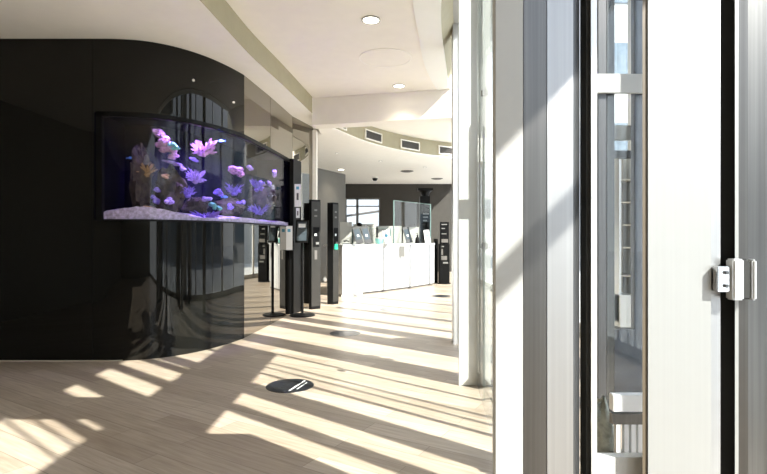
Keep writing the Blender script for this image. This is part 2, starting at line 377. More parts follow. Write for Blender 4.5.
# white panel to the right of the gap
pan = thing('white_steel_panel', 'wide white satin steel panel right of the glazed gap', 'panel', (px(685), Y0, 0))
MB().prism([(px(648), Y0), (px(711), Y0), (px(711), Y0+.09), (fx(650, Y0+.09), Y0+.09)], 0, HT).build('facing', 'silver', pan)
MB().prism([(px(643.2), Y0+.004), (px(647.8), Y0+.004), (fx(649.6, Y0+.08), Y0+.08), (fx(643.6, Y0+.08), Y0+.08)], 0, HT).build('edge_strip', 'brown', pan)
MB().prism([(px(711.2), Y0+.002), (px(722), Y0+.006), (px(725), Y0+.03), (px(725), Y0+.09), (px(711.2), Y0+.09)], 0, HT).build('edge_cover', 'lsteel', pan)
door = thing('steel_door', 'brushed steel door leaf at the right edge of the view', 'door', (px(760), Y0, 0))
MB().box(fx(719, Y0+.05), fx(737, Y0+.05), Y0+.05, Y0+.09, 0, HT).build('seal', 'rubber', door)
MB().prism([(px(735), Y0), (px(738.5), Y0), (fx(739, Y0+.05), Y0+.05), (fx(736, Y0+.05), Y0+.05)], 0, HT).build('edge_strip', 'silver', door)
b = MB().prism([(px(738.7), Y0+.004), (px(748), Y0+.0), (px(766), Y0+.004), (px(785), Y0+.002), (px(785), Y0+.05), (fx(739.2, Y0+.05), Y0+.05)], 0, HT)
b.build('leaf', 'dsteel', door)
MB().box(px(785.2), px(790), Y0+.0, Y0+.05, 0, HT).build('stile', 'alu', door)
hg = thing('glass_clamp_hinge', 'chrome clamp hinge bridging white panel and steel door', 'hinge', (px(732), Y0-.01, pz(279)))
MB().box(px(712), px(725), Y0-.022, Y0+.001, pz(291), pz(266)).build('wall_plate', 'chrome', hg, bevel=.002)
for zz in (272, 285):
    MB().tube([(px(720), Y0-.023, pz(zz)), (px(720), Y0-.028, pz(zz))], .0045, 14).build('screw', 'msteel', hg)
MB().box(px(725), px(736), Y0-.032, Y0+.0, pz(299), pz(258.5)).build('clamp_plate', 'alu', hg, bevel=.004)
MB().box(px(736), px(744), Y0-.026, Y0+.0, pz(298), pz(260)).build('knuckle', 'rubber', hg, bevel=.003)
MB().box(px(744), px(748.5), Y0-.032, Y0+.0, pz(299), pz(259)).build('clamp_plate', 'alu', hg, bevel=.004)
# unseen header over the portal, added to cast a dark floor band
hd = MB().box(.12, 1.12, Y0-.02, Y0+.14, 2.74, 3.16).build('shadow_header', 'whitep', bevel=.004)
tag(hd, 'unseen white boxed header over the near column, added for its floor shadow', 'header')
ps = MB().box(1.06, 1.12, Y0, Y0+.1, 0, 2.74).box(.86, .90, Y0+.095, Y0+.14, 0, 2.74).build('portal_post', 'whitep')
tag(ps, 'white post carrying the boxed header beside the steel door', 'post')
sp2 = MB().box(1.12, 1.40, Y0+.02, Y0+.08, 0, 2.3).build('side_panel', 'msteel')
tag(sp2, 'dark steel side panel beyond the steel door', 'panel')

# ------------------------------------------------------------------ glazed frame seen through the gap (Y ~ 2.8)
Yg = 3.55
fr = thing('glazed_screen_frame', 'steel and white framed glazed screen seen through the narrow gap', 'frame', (fx(620, Yg), Yg, 0))
MB().box(fx(598, Yg), fx(606.5, Yg), Yg, Yg+.05, 0, 3.0).build('post', 'msteel', fr, bevel=.003)
MB().box(fx(608, Yg), fx(616, Yg), Yg+.02, Yg+.09, 0, 3.0).build('post', 'msteel', fr, bevel=.003)
MB().box(fx(637, Yg), fx(646, Yg), Yg+.03, Yg+.09, 0, 3.0).build('post', 'navy', fr, bevel=.003)
MB().box(fx(588, Yg), fx(650, Yg), Yg-.03, Yg+.0, fz(94, Yg), fz(75, Yg)).build('rail', 'white', fr, bevel=.003)
MB().box(fx(614, Yg), fx(650, Yg), Yg+.1, Yg+.14, fz(137, Yg), fz(122, Yg)).build('rail', 'white', fr, bevel=.003)
MB().box(fx(614, Yg), fx(650, Yg), Yg+.1, Yg+.14, fz(156, Yg), fz(148, Yg)).build('rail', 'msteel', fr)
MB().box(fx(598, Yg), fx(646, Yg), Yg+.01, Yg+.016, .0, fz(0, Yg)).build('pane', 'dglass', fr)
for i, xx in enumerate(()):
    tag(MB().box(fx(xx, 3.9), fx(xx+3.6, 3.9), 3.9, 3.94, -.0, .34).build('bollard_panel', 'white', bevel=.003),
        ['white upright board behind the glazed screen, nearest the steel posts', 'middle white upright board behind the glazed screen', 'white upright board behind the glazed screen, nearest the brown edge strip'][i], 'board', 'white boards behind the glazed screen')
b = MB()
b.blob((fx(602, 2.4), 2.4, .22), (.06, .06, .24), .12, 4, 20, 14, 4)
tag(b.build('stone_planter', 'leaf', smooth=True), 'small mottled stone lump at the foot of the steel posts', 'stone')
YB = 2.25
ba = thing('slatted_barrier', 'low white barrier with upright boards behind the glazed gap', 'barrier', (fx(630, YB), YB, 0))
MB().box(fx(613, YB), fx(660, YB), YB, YB+.04, fz(412, YB), fz(395, YB)).build('top_rail', 'whitep', ba, bevel=.003)
MB().box(fx(613, YB), fx(660, YB), YB+.005, YB+.035, fz(425, YB), fz(414.5, YB)).build('middle_rail', 'dsteel', ba)
for xx in (617, 625, 632, 639, 646): MB().box(fx(xx, YB), fx(xx+4.5, YB), YB+.005, YB+.03, .0, fz(425, YB)).build('board', 'whitep', ba)
MB().box(fx(613, YB), fx(660, YB), YB+.031, YB+.04, 0.0, fz(455, YB)).build('kick_plate', 'msteel', ba)
MB().box(fx(616, Yg), fx(637, Yg), Yg+.02, Yg+.03, 0, fz(330, Yg)).build('lower_panel', 'navy', fr)
gs = MB().box(px(597)+.001, fx(645, Y0+.06), Y0+.045, Y0+.075, 0, pz(465)).build('sill_panel', 'white')
tag(gs, 'white low sill panel closing the foot of the narrow gap', 'sill')
# shelving cabinet and panels further away, seen through the gap
sh = thing('shelf_cabinet', 'beige open shelf cabinet behind the glazed screen', 'cabinet', (fx(628, 4.4), 4.5, 0))
xa, xb = fx(619, 4.4), fx(641, 4.4)
MB().box(xa, xb, 4.62, 4.64, .5, 2.0).build('back_panel', 'beige', sh)
MB().box(xa, xa+.02, 4.4, 4.62, .5, 2.0).build('side_panel', 'alu', sh); MB().box(xb-.05, xb, 4.4, 4.62, .0, 2.0).build('side_panel', 'white', sh)
for z in (.9, 1.15, 1.35, 1.55, 1.75): MB().box(xa+.02, xb-.05, 4.4, 4.62, z, z+.012).build('shelf', 'beige', sh)
MB().box(xa, xb-.05, 4.38, 4.62, fz(327, 4.4), fz(295, 4.4)).build('drawer_front', 'whitep', sh)
MB().box(xa, xb-.05, 4.38, 4.62, 0, fz(328, 4.4)).build('plinth', 'navy', sh)

# ------------------------------------------------------------------ white columns and glass panel along the walkway
def wcol(name, lab, pts, z1, m='colwhite'):
    o = MB().prism(pts, 0, z1).build(name, m, bevel=.004)
    tag(o, lab, 'column'); return o
wcol('facade_column', 'bright white column beside the clamped glass panel', [(fx(458.5, 4.2), 4.2), (fx(478, 4.2), 4.2), (fx(478, 4.2), 4.32), (fx(458.5, 4.2)+.02, 4.32)], 6.4)
wcol('facade_column', 'slimmer shaded white column further along, left of the bright one', [(fx(453, 5.8), 5.8), (fx(461, 5.8), 5.8), (fx(463, 5.8), 6.0), (fx(454, 5.8), 6.0)], 6.4, 'alu')
gp = thing('frameless_glass_screen', 'frameless glass panel held by small clamps beside white column', 'glass panel', (.825, 4.0, 0))
ga, gb = (fx(478.5, 4.16), 4.16), (fx(492.5, 3.2), 3.2)
MB().strip([gb, ga], .012, .01, 3.9).build('pane', 'dglass', gp)
def on(t, z): return (ga[0]+(gb[0]-ga[0])*t, ga[1]+(gb[1]-ga[1])*t, z)
def cl_at(y):
    Y = 3.75; x = fx(484.5, Y); z = fz(y, Y)
    MB().box(x-.022, x+.024, Y-.02, Y+.03, z-.022, z+.022).build('clamp', 'msteel', gp, bevel=.004)
    MB().tube([(x, Y-.02, z-.035), (x, Y-.02, z+.035)], .007, 10).build('clamp_pin', 'blk', gp)
cl_at(93); cl_at(246)
MB().box(fx(483.4, 3.8), fx(485.2, 3.8), 3.8, 3.83, .01, 3.9).build('edge_strip', 'gedge', gp)
MB().box(fx(478.2, 4.2), fx(479.4, 4.2), 4.15, 4.19, .01, 3.9).build('edge_strip', 'gedge', gp)
MB().box(fx(478.6, 4.1), fx(481, 4.1), 4.1, 4.15, .01, .13).build('foot_block', 'msteel', gp)
MB().strip([(fx(478, 4.3), 4.5), (fx(491, 3.83), 3.75)], .012, .001, .008).build('floor_channel', 'rubber', gp)

# ------------------------------------------------------------------ aquarium
TP = curve_part[:-1]+[MIR[0], MIR[1], T_END]
TPd = []
for i in range(len(TP)-1):                      # resample
    a, c = TP[i], TP[i+1]; l = math.hypot(c[0]-a[0], c[1]-a[1]); n = max(1, int(l/.12))
    for k in range(n): TPd.append((a[0]+(c[0]-a[0])*k/n, a[1]+(c[1]-a[1])*k/n))
TPd.append(TP[-1])
cum = [0]
for i in range(1, len(TPd)): cum.append(cum[-1]+math.hypot(TPd[i][0]-TPd[i-1][0], TPd[i][1]-TPd[i-1][1]))
LT = cum[-1]
def tank_pt(x_img, depth):
    """point on the tank path seen at image column x, moved 'depth' behind the glass along the line of sight's normal"""
    best = min(range(len(TPd)), key=lambda i: abs(383.5+500*TPd[i][0]/TPd[i][1]-x_img))
    off = offset(TPd, depth)
    cand = min(off, key=lambda p: abs(383.5+500*p[0]/p[1]-x_img))
    return cand
def tz(y, p): return CAMH+(237-y)*p[1]/500.0
D = .55
back = offset(TPd, D)
aq = thing('aquarium', 'long curved aquarium set into the black wall, lit violet', 'aquarium', (-2.1, 5.6, TZ0))
fi = offset(TPd, -.006)
MB().strip(fi, .05, TZ1-.035, TZ1+.012).strip(fi, .04, TZ0-.012, TZ0+.006).strip(fi[:2], .05, TZ0, TZ1).build('frame', 'blk', aq)
MB().strip(offset(TPd, .012), .012, TZ0+.006, TZ1-.03).build('glass_front', 'tglass', aq, smooth=True)
MB().strip(back, .02, TZ0-.01, TZ1+.01).build('back_wall', 'tankback', aq, smooth=True)
MB().strip(offset(TPd, .03), D-.03, TZ0-.01, TZ0+.004).build('base', 'tankback', aq)
MB().strip(offset(TPd, .03), D-.03, TZ1, TZ1+.01).build('hood', 'tankback', aq)
MB().strip([TPd[0], back[0]], .02, TZ0, TZ1).build('end_wall', 'tankback', aq)
MB().strip([TPd[-1], back[-1]], -.02, TZ0, TZ1).build('end_wall', 'tankback', aq)
# sand: a bed following the tank with a mound at the left end
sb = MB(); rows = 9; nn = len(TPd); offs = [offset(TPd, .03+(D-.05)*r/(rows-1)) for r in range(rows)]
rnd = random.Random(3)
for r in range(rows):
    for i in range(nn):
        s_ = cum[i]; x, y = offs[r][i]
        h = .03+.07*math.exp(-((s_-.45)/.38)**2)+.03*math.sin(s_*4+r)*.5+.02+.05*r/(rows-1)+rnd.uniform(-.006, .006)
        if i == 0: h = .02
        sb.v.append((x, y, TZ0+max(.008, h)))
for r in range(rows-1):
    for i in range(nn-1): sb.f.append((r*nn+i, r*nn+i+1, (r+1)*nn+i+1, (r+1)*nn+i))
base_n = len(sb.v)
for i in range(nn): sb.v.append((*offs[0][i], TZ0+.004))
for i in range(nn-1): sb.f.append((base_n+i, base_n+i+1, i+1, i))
tag(sb.build('aquarium_sand', 'sand', smooth=True), 'pale sand bed on the aquarium floor, violet lamp light in its colour', 'sand', kind='stuff')

def rock(x, y, rx, rz, dep, seed, lab, m='rock', ry=.13):
    p = tank_pt(x, dep); z = tz(y, p)
    b = MB(); sc = p[1]/500.
    b.blob((p[0], p[1], z), (rx*sc, ry, rz*sc), .28, seed, 18, 12, 3)
    rn = random.Random(seed)
    for k in range(5):
        a = rn.uniform(0, 6.28)
        b.blob((p[0]+math.cos(a)*rx*sc*.7, p[1]+rn.uniform(-.06, .06), z+math.sin(a)*rz*sc*.7), (rx*sc*.45, ry*.6, rz*sc*.4), .3, seed+k, 12, 8, 3)
    return tag(b.build('reef_rock', m, smooth=True), lab, 'rock', 'reef rocks in the aquarium')
rock(140, 182, 9, 32, .33, 11, 'tall dim brown reef rock at the left of the tank', ry=.12)
rock(171, 192, 14, 22, .30, 12, 'brown arched reef rock under the white topped coral', ry=.12)
rock(196, 207, 12, 8, .32, 14, 'low dark reef rock in the middle of the tank')
rock(228, 207, 13, 8, .30, 15, 'low reef rock between middle and right of the tank')
rock(262, 200, 13, 16, .34, 16, 'dark reef rock near the right end of the tank')
rock(122, 211, 5, 2.5, .2, 17, 'small dark stone on the sand mound', ry=.05)
rock(150, 213, 7, 3, .15, 18, 'flat pale brown stone lying on the sand', ry=.06)

def branch_coral(x, y, rx, rz, dep, seed, m, lab, n=34, rad=.008, up=.35):
    p = tank_pt(x, dep); sc = p[1]/500.; c = Vector((p[0], p[1], tz(y, p)-rz*sc*.6))
    rn = random.Random(seed); b = MB()
    for k in range(n):
        a = rn.uniform(0, 2*PI); e = rn.uniform(-.1, 1.2)
        d = Vector((math.cos(a)*rx*sc*1.1*rn.uniform(.5, 1), math.sin(a)*.10, math.sin(e)*rz*sc*1.7*rn.uniform(.6, 1)))
        m1 = c+d*.5+Vector((rn.uniform(-1, 1), rn.uniform(-1, 1), rn.uniform(0, 1)))*.015
        b.tube([c, m1, c+d], [rad*1.2, rad, rad*.55], 6)
        for q in range(2):
            e2 = m1+(d*.5)+Vector((rn.uniform(-1, 1), rn.uniform(-.6, .6), rn.uniform(-.2, 1)))*.03
            b.tube([m1, (m1+e2)/2+Vector((0, 0, .006)), e2], [rad*.9, rad*.8, rad*.5], 5)
    b.blob(c, (rx*sc*.4, .05, rz*sc*.35), .3, seed, 10, 7)
    return tag(b.build('coral', m, smooth=True), lab, 'coral', 'corals in the aquarium')
def lump_coral(spots, dep, seed, m, lab, amp=.3):
    b = MB()
    for k, (x, y, rx, rz) in enumerate(spots):
        p = tank_pt(x, dep); sc = p[1]/500.
        rn = random.Random(seed+k)
        for j in range(9):
            a = rn.uniform(0, 6.28); q = rn.uniform(0, .75)
            b.blob((p[0]+math.cos(a)*rx*sc*q, p[1]+rn.uniform(-.05, .05), tz(y, p)+math.sin(a)*rz*sc*q), (rx*sc*.42, .045, rz*sc*.42), amp, seed*7+j+k, 11, 8, 4)
    return tag(b.build('coral', m, smooth=True), lab, 'coral', 'corals in the aquarium')
lump_coral([(157, 133, 6, 5), (162, 142, 9, 6), (166, 149, 9, 5), (172, 156, 6, 3.5)], .22, 21, 'pink', 'big pink plated coral high in the left half of the tank')
lump_coral([(172, 145, 5, 4), (175, 148, 4, 2.5)], .17, 23, 'mint', 'mint green coral against the big pink plated one')
branch_coral(203, 148, 13, 9, .22, 25, 'pink', 'branching pink coral in the upper middle of the tank', 46)
lump_coral([(230, 169, 6, 2.8), (235, 171, 8, 4), (241, 174, 6, 4)], .22, 27, 'pink', 'pink mushroom shaped coral right of the middle')
lump_coral([(172, 162, 6, 1.6), (178, 164, 5, 1.8), (183, 169, 3, 2.5)], .2, 29, 'lilac', 'lilac rim coral capping the arched rock')
branch_coral(196, 177, 8, 7, .2, 31, 'lilac', 'pale lilac branching coral beside the arched rock', 36, .007)
lump_coral([(170, 201, 6, 4.5)], .15, 33, 'lilac', 'round bright lilac coral sitting on the sand')
lump_coral([(158, 200, 4, 5), (157, 190, 3, 3)], .24, 35, 'violet', 'dull violet coral left of the round lilac one')
lump_coral([(164, 176, 4, 3)], .16, 37, 'amber', 'small amber coral on the face of the arched rock')
lump_coral([(213, 205, 5, 3.5), (217, 209, 4, 3)], .12, 39, 'mint', 'pale mint coral low in the middle of the tank')
lump_coral([(218, 192, 5, 3.5), (222, 195, 4, 2)], .2, 41, 'violet', 'bright violet coral above the pale mint one')
lump_coral([(243, 204, 5, 4)], .15, 43, 'violet', 'violet coral low right of the middle of the tank')
branch_coral(256, 186, 6, 6, .2, 45, 'violet', 'violet branching coral above the right reef rock', 26)
lump_coral([(262, 183, 3, 3)], .22, 47, 'lilac', 'small lilac coral head on top of the right reef rock')
lump_coral([(270, 185, 3, 4)], .22, 48, 'lilac', 'small lilac coral head just right of the right reef rock top')
lump_coral([(275, 173, 3, 5)], .22, 49, 'lilac', 'upright lilac coral nearest the right end of the tank')
lump_coral([(249, 168, 4, 3)], .25, 51, 'lilac', 'faint lilac coral above the mushroom shaped one, to its right')
branch_coral(205, 216, 14, 3, .1, 53, 'violet', 'low violet branching coral along the front glass', 40, .006)
branch_coral(258, 210, 11, 5, .16, 55, 'violet', 'low dark violet branching coral in the right corner', 30, .006)
branch_coral(146, 170, 7, 8, .3, 61, 'amber', 'dim amber branching coral beside the tall left rock', 30)
branch_coral(186, 192, 7, 6, .18, 63, 'violet', 'violet branching coral at the foot of the arched rock', 34, .006)
branch_coral(234, 190, 8, 6, .25, 65, 'violet', 'thin violet branching coral under the pink mushroom one', 34, .005)
lump_coral([(207, 199, 4, 3)], .16, 67, 'lilac', 'small lilac coral left of the pale mint one')
lump_coral([(231, 206, 4, 3.5)], .14, 69, 'violet', 'dark violet coral right of the pale mint one')
lump_coral([(194, 160, 3, 2.5)], .28, 71, 'violet', 'faint violet coral under the branching pink one')
branch_coral(268, 196, 7, 7, .24, 73, 'lilac', 'small lilac branching coral in front of the right reef rock', 30, .005)
lump_coral([(150, 207, 3, 2)], .12, 75, 'amber', 'tiny amber coral resting on the sand mound')
def fish(x, y, dep, s, lab, flip=1):
    p = tank_pt(x, dep); z = tz(y, p)
    f = thing('fish', lab, 'fish', (p[0], p[1], z), 'fish in the aquarium')
    b = MB(); prof = [(-.5, .02), (-.35, .10), (-.1, .2), (.15, .2), (.35, .12), (.5, .03)]
    n = 12; vs = []
    for t, r in prof: vs += [(p[0]+t*s*flip, p[1]+r*s*.45*math.cos(2*PI*k/n), z+r*s*math.sin(2*PI*k/n)) for k in range(n)]
    fs = [(j*n+i, j*n+(i+1) % n, (j+1)*n+(i+1) % n, (j+1)*n+i) for j in range(5) for i in range(n)]+[tuple(range(n)), tuple(range(5*n, 6*n))]
    b.add(vs, fs).build('body', 'fish', f, smooth=True)
    def fin(pts):
        q = [(p[0]+u*s*flip, p[1]+w, z+v*s) for w in (-.002, .002) for u, v in pts]; m_ = len(pts)
        return MB().add(q, [tuple(range(m_)), tuple(range(m_, 2*m_))]+[(i, (i+1) % m_, m_+(i+1) % m_, m_+i) for i in range(m_)])
    fin([(-.45, .02), (-.75, .18), (-.68, 0), (-.75, -.18), (-.45, -.02)]).build('tail_fin', 'fish', f)
    fin([(-.2, .16), (-.15, .3), (.1, .27), (.2, .17)]).build('dorsal_fin', 'fish', f)
fish(220, 128.5, .12, .075, 'small blue fish just under the top frame of the tank')
fish(220, 141, .12, .07, 'small blue fish swimming above the branching pink coral', -1)
fish(226, 197, .10, .07, 'small dark blue fish low beside the violet coral')
fish(131, 158, .3, .06, 'tiny fish in the dim upper left of the tank')

# tank lamps
def area(name, loc, sx, sy, energy, col, rot=(0, 0, 0), shape='RECTANGLE'):
    l = bpy.data.lights.new(name, 'AREA'); l.shape = shape; l.size = sx; l.size_y = sy; l.energy = energy; l.color = col
    o = bpy.data.objects.new(name, l); C.objects.link(o); o.location = loc; o.rotation_euler = rot; return o
for t, e in ((.10, .2), (.26, 4), (.38, 6), (.5, 3.5), (.64, 3), (.8, 2.5), (.93, 1.2)):
    i = min(range(nn), key=lambda k: abs(cum[k]-t*LT)); q = offset(TPd, .07)[i]
    a0, a1 = TPd[max(0, i-1)], TPd[min(nn-1, i+1)]
    l = area('aquarium_lamp', (q[0], q[1], TZ1-.004), .34, .02, e*1.4, (.38, .25, 1.0), (.5, 0, math.atan2(a1[1]-a0[1], a1[0]-a0[0])))
    l.data.spread = math.radians(85)
    l.parent = aq; l.matrix_parent_inverse = Matrix.Translation(aq.location).inverted()

# ------------------------------------------------------------------ black pilaster, stands, gate posts
pil = MB().prism([(-1.518, 8.08), (-1.455, 8.085), (-1.385, 8.42), (-1.450, 8.44), (-1.500, 8.27)], 0, TZ1+.012).build('black_pilaster', 'blk')
tag(pil, 'flat black pilaster at the right end of the aquarium', 'pilaster')
def facing_sheet(name, x0, x1, y0, y1, Y, m, lab, cat, marks=(), tilt=0):
    t = thing(name, lab, cat, (fx((x0+x1)/2, Y), Y, fz(y1, Y)))
    MB().box(fx(x0, Y), fx(x1, Y), Y, Y+.006, fz(y1, Y), fz(y0, Y)).build('sheet', m, t)
    for (a, b_, c, d, mm) in marks:
        MB().box(fx(a, Y), fx(b_, Y), Y-.002, Y-.0005, fz(d, Y), fz(c, Y)).build('print', mm, t)
    return t
facing_sheet('wall_notice', 294.6, 300.8, 184, 206.8, 8.04, 'paper', 'tall white notice on the black pilaster', 'notice', [(296.2, 299, 186.5, 189.5, 'ink'), (296.6, 298.6, 193, 200, 'inkd')])
facing_sheet('wall_notice', 296.0, 299.6, 208, 218, 8.04, 'paper', 'short white notice below the tall one', 'notice', [(297.2, 298.4, 211, 215.5, 'inkd')])
facing_sheet('wall_notice', 285.8, 292.4, 226, 250, 7.9, 'paper', 'white card at lower left of the black pilaster, under the aquarium end', 'notice', [(287.5, 290.5, 229, 232, 'ink')])  # plain white card with one blue mark
# sign stand
def sign_stand(cx, Y, lab):
    t = thing('sign_stand', lab, 'stand', (cx, Y, 0))
    MB().lathe(cx, Y, [(.0, 0), (.20, 0), (.205, .008), (.195, .018), (.05, .026), (.022, .04)], 32).build('base', 'blk', t, smooth=True)
    MB().cyl(cx, Y, .02, 1.18, .022).build('pole', 'blk', t, smooth=True)
    m = Matrix.Translation((cx, Y-.03, 1.34)) @ Matrix.Rotation(math.radians(-14), 4, 'X')
    MB().obox(m, .20, .018, .37).build('sign_frame', 'blk', t, bevel=.003)
    MB().obox(m @ Matrix.Translation((0, -.0105, .0)), .155, .004, .31).build('screen', 'screen', t)
    MB().obox(m @ Matrix.Translation((0, -.0135, .09)), .11, .002, .06).build('print', 'inkw', t)
    return t
sx = fx(302.3, 7.95)
sign_stand(sx, 7.95, 'black round-based sign stand with tilted sign in front of the mirror panels')
# slim dispenser stand seen beside it
def gate(x0, xm, x1, ytop, ybot, lab, lamp=False):
    Y = 625/(ybot-237.); zt = CAMH+(237-ytop)*Y/500
    A = (fx(x0, Y), Y+.03); Bp = (fx(xm, Y), Y); Cc = (fx(x1, Y+.10), Y+.10)
    Dd = (A[0]+Cc[0]-Bp[0], A[1]+Cc[1]-Bp[1])
    t = thing('gate_post', lab, 'post', (Bp[0], Y, 0), 'black gate posts at the counter entrance')
    MB().prism([A, Bp, Cc, Dd], 0, zt).build('body', 'blk', t, bevel=.003)
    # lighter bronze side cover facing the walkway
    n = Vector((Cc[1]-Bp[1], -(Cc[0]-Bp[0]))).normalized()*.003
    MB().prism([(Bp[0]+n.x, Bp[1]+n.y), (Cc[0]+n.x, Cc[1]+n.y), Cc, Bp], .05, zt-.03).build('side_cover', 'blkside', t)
    def plate(u0, u1, z0, z1, m, nm, th=.006):
        q0 = (Bp[0]+(Cc[0]-Bp[0])*u0, Bp[1]+(Cc[1]-Bp[1])*u0); q1 = (Bp[0]+(Cc[0]-Bp[0])*u1, Bp[1]+(Cc[1]-Bp[1])*u1)
        k = n.normalized()*(.003+th)
        MB().prism([(q0[0]+k.x, q0[1]+k.y), (q1[0]+k.x, q1[1]+k.y), q1, q0], z0, z1).build(nm, m, t)
    plate(.15, .85, 1.08, 1.42, 'blk', 'reader_plate')
    plate(.3, .6, 1.60, 1.63, 'greywall', 'indicator', .008); plate(.3, .6, 1.70, 1.73, 'greywall', 'indicator', .008)
    plate(.3, .55, 1.27, 1.31, 'inkw', 'indicator', .009); plate(.45, .8, 1.12, 1.16, 'greywall', 'indicator', .009)
    if lamp: plate(.25, .8, 1.02, 1.12, 'green', 'status_lamp', .01)
    else: plate(.3, .6, .86, 1.02, 'grille', 'print', .008)
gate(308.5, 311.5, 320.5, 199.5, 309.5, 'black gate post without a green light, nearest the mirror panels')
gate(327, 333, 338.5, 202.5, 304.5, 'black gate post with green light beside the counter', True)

# ------------------------------------------------------------------ counter
ct = thing('reception_counter', 'long white curved reception counter with pale top', 'counter', (.2, 11.6, 0))
front = [(-.86, 10.42), (-.1, 11.22), (.09, 11.45), (.75, 12.25), (1.33, 13.1)]
def sub(p, q, t): return (p[0]+(q[0]-p[0])*t, p[1]+(q[1]-p[1])*t)
pA = [front[0], front[1], front[2]]; pB = [sub(front[2], front[3], .012), front[3], front[4]]
MB().strip(pA, .5, .05, 1.05).build('front_panel', 'counter', ct)
MB().strip(pB, .5, .05, 1.05).build('front_panel', 'counter', ct)
MB().prism([(front[2][0]-.004, front[2][1]-.004), (front[2][0]+.008, front[2][1]+.01), (front[2][0]-.02, front[2][1]+.03), (front[2][0]-.03, front[2][1]+.018)], .05, 1.05).build('joint_strip', 'grille', ct)
MB().strip(offset(front, .04), .42, 0, .05).build('plinth', 'grille', ct)
MB().strip(offset(front, -.02), .62, 1.05, 1.09).build('counter_top', 'countertop', ct)
MB().strip([(-.93, 10.52), (-.87, 10.43)], .5, .0, 1.05).build('end_panel', 'soffit', ct)
def cpt(x, Y): return (fx(x, Y), Y)
def topz(): return 1.09
# glass screens on the counter
def gscreen(pa, pb, z1, lab):
    o = thing('glass_screen', lab, 'screen', ((pa[0]+pb[0])/2, (pa[1]+pb[1])/2, 1.09), 'clear screens on the counter')
    MB().strip([pa, pb], .01, 1.091, z1).build('pane', 'dglass', o)
    MB().strip([pa, sub(pa, pb, .02)], .014, 1.091, z1).strip([sub(pa, pb, .98), pb], .014, 1.091, z1).strip([pa, pb], .014, z1-.008, z1).build('edge_strip', 'gedge', o)
gf = offset(front, .26)
gscreen(cpt(352, 11.0), cpt(391, 11.75), 1.46, 'low clear screen on the left half of the counter')
gscreen(cpt(393.5, 11.8), cpt(431, 13.3), 2.12, 'tall clear screen on the right half of the counter')
# pale boards behind the desk
def desk_board(x0, x1, y0, Y, lab, m='beige'):
    tag(MB().box(fx(x0, Y), fx(x1, Y), Y, Y+.03, 0, fz(y0, Y)).build('desk_partition', m, bevel=.003), lab, 'partition', 'pale desk partitions behind the counter')
desk_board(340, 352, 222, 11.3, 'narrow pale partition at the left end behind the counter', 'partition')
desk_board(353, 376, 224, 12.9, 'pale partition behind the two dark tablets', 'partition')
desk_board(378, 402, 226, 13.4, 'pale partition behind the white sign card', 'partition')
desk_board(403, 419, 227, 14.0, 'pale partition behind the single dark tablet', 'partition')
def tablet(x0, x1, y0, Y, lab, m='slate', lean=-.22, cat='tablet', name='display_tablet', group='dark tablets on the counter'):
    cx = fx((x0+x1)/2, Y); w_ = (x1-x0)*Y/500; h = fz(y0, Y)-1.095
    t = thing(name, lab, cat, (cx, Y, 1.09), group)
    mm = Matrix.Translation((cx, Y, 1.095+h/2)) @ Matrix.Rotation(math.radians(18), 4, 'Z') @ Matrix.Rotation(lean, 4, 'Y') @ Matrix.Rotation(math.radians(-12), 4, 'X')
    MB().obox(mm, w_*.8, .02, h).build('panel', m, t, bevel=.003)
    if m == 'slate':
        MB().obox(mm @ Matrix.Translation((0, -.012, .02)), w_*.6, .003, h*.62).build('screen', 'screen', t)
        MB().obox(mm @ Matrix.Translation((0, -.0145, -.01)), w_*.2, .002, h*.12).build('print', 'inkw', t)
    else:
        MB().obox(mm @ Matrix.Translation((0, -.012, .03)), w_*.4, .003, h*.2).build('print', 'ink', t)
    MB().box(cx-.05, cx+.05, Y+.03, Y+.10, 1.09, 1.10).build('foot', 'blk', t)
tablet(353, 362.5, 226.5, 10.95, 'dark tilted tablet nearest the left end of the counter')
tablet(361.5, 371, 226.0, 11.1, 'dark tilted tablet just right of the leftmost one')
tablet(403.5, 411.5, 227, 12.1, 'dark tilted tablet standing alone on the right half of the counter')
tablet(382.5, 391, 230, 11.3, 'white tilted sign card in the middle of the counter', 'paper', -.22, 'sign', 'sign_card', 'white sign cards on the counter')
tablet(423.5, 430.5, 230, 12.7, 'white tilted sign card at the right end of the counter', 'paper', -.05, 'sign', 'sign_card', 'white sign cards on the counter')
bx, bY = fx(379.5, 11.35), 11.35
bw = thing('teal_basket', 'pale teal bowl between dark tablets and white sign card', 'bowl', (bx, bY, 1.09))
MB().lathe(bx, bY, [(.0, 1.09), (.05, 1.09), (.085, 1.13), (.10, 1.22), (.092, 1.22), (.078, 1.14), (.0, 1.11)], 24).build('bowl', 'teal', bw, smooth=True)
MB().cyl(bx, bY, 1.222, 1.234, .102).build('rim', 'soffit', bw, smooth=True)
hx, hY = fx(346.5, 10.8), 10.8
mo = thing('desk_phone', 'small pale desk phone at the left end of the counter', 'phone', (hx, hY, 1.09))
MB().box(hx-.07, hx+.07, hY-.06, hY+.06, 1.09, 1.12).build('base', 'counter', mo, bevel=.006)
MB().tube([(hx-.06, hY, 1.15), (hx, hY, 1.17), (hx+.06, hY, 1.15)], .014, 8).build('handset', 'blkside', mo, smooth=True)
dx_, dY = fx(417.5, 12.55), 12.55
ds = thing('dispenser_bottle', 'black pump bottle between dark tablet and right sign card', 'bottle', (dx_, dY, 1.09))
MB().lathe(dx_, dY, [(.0, 1.09), (.06, 1.09), (.065, 1.12), (.05, 1.22), (.02, 1.26), (.02, 1.30)], 20).build('body', 'blk', ds, smooth=True)
MB().tube([(dx_, dY, 1.29), (dx_, dY, 1.34), (dx_-.05, dY, 1.345)], .008, 8).build('pump', 'blk', ds)
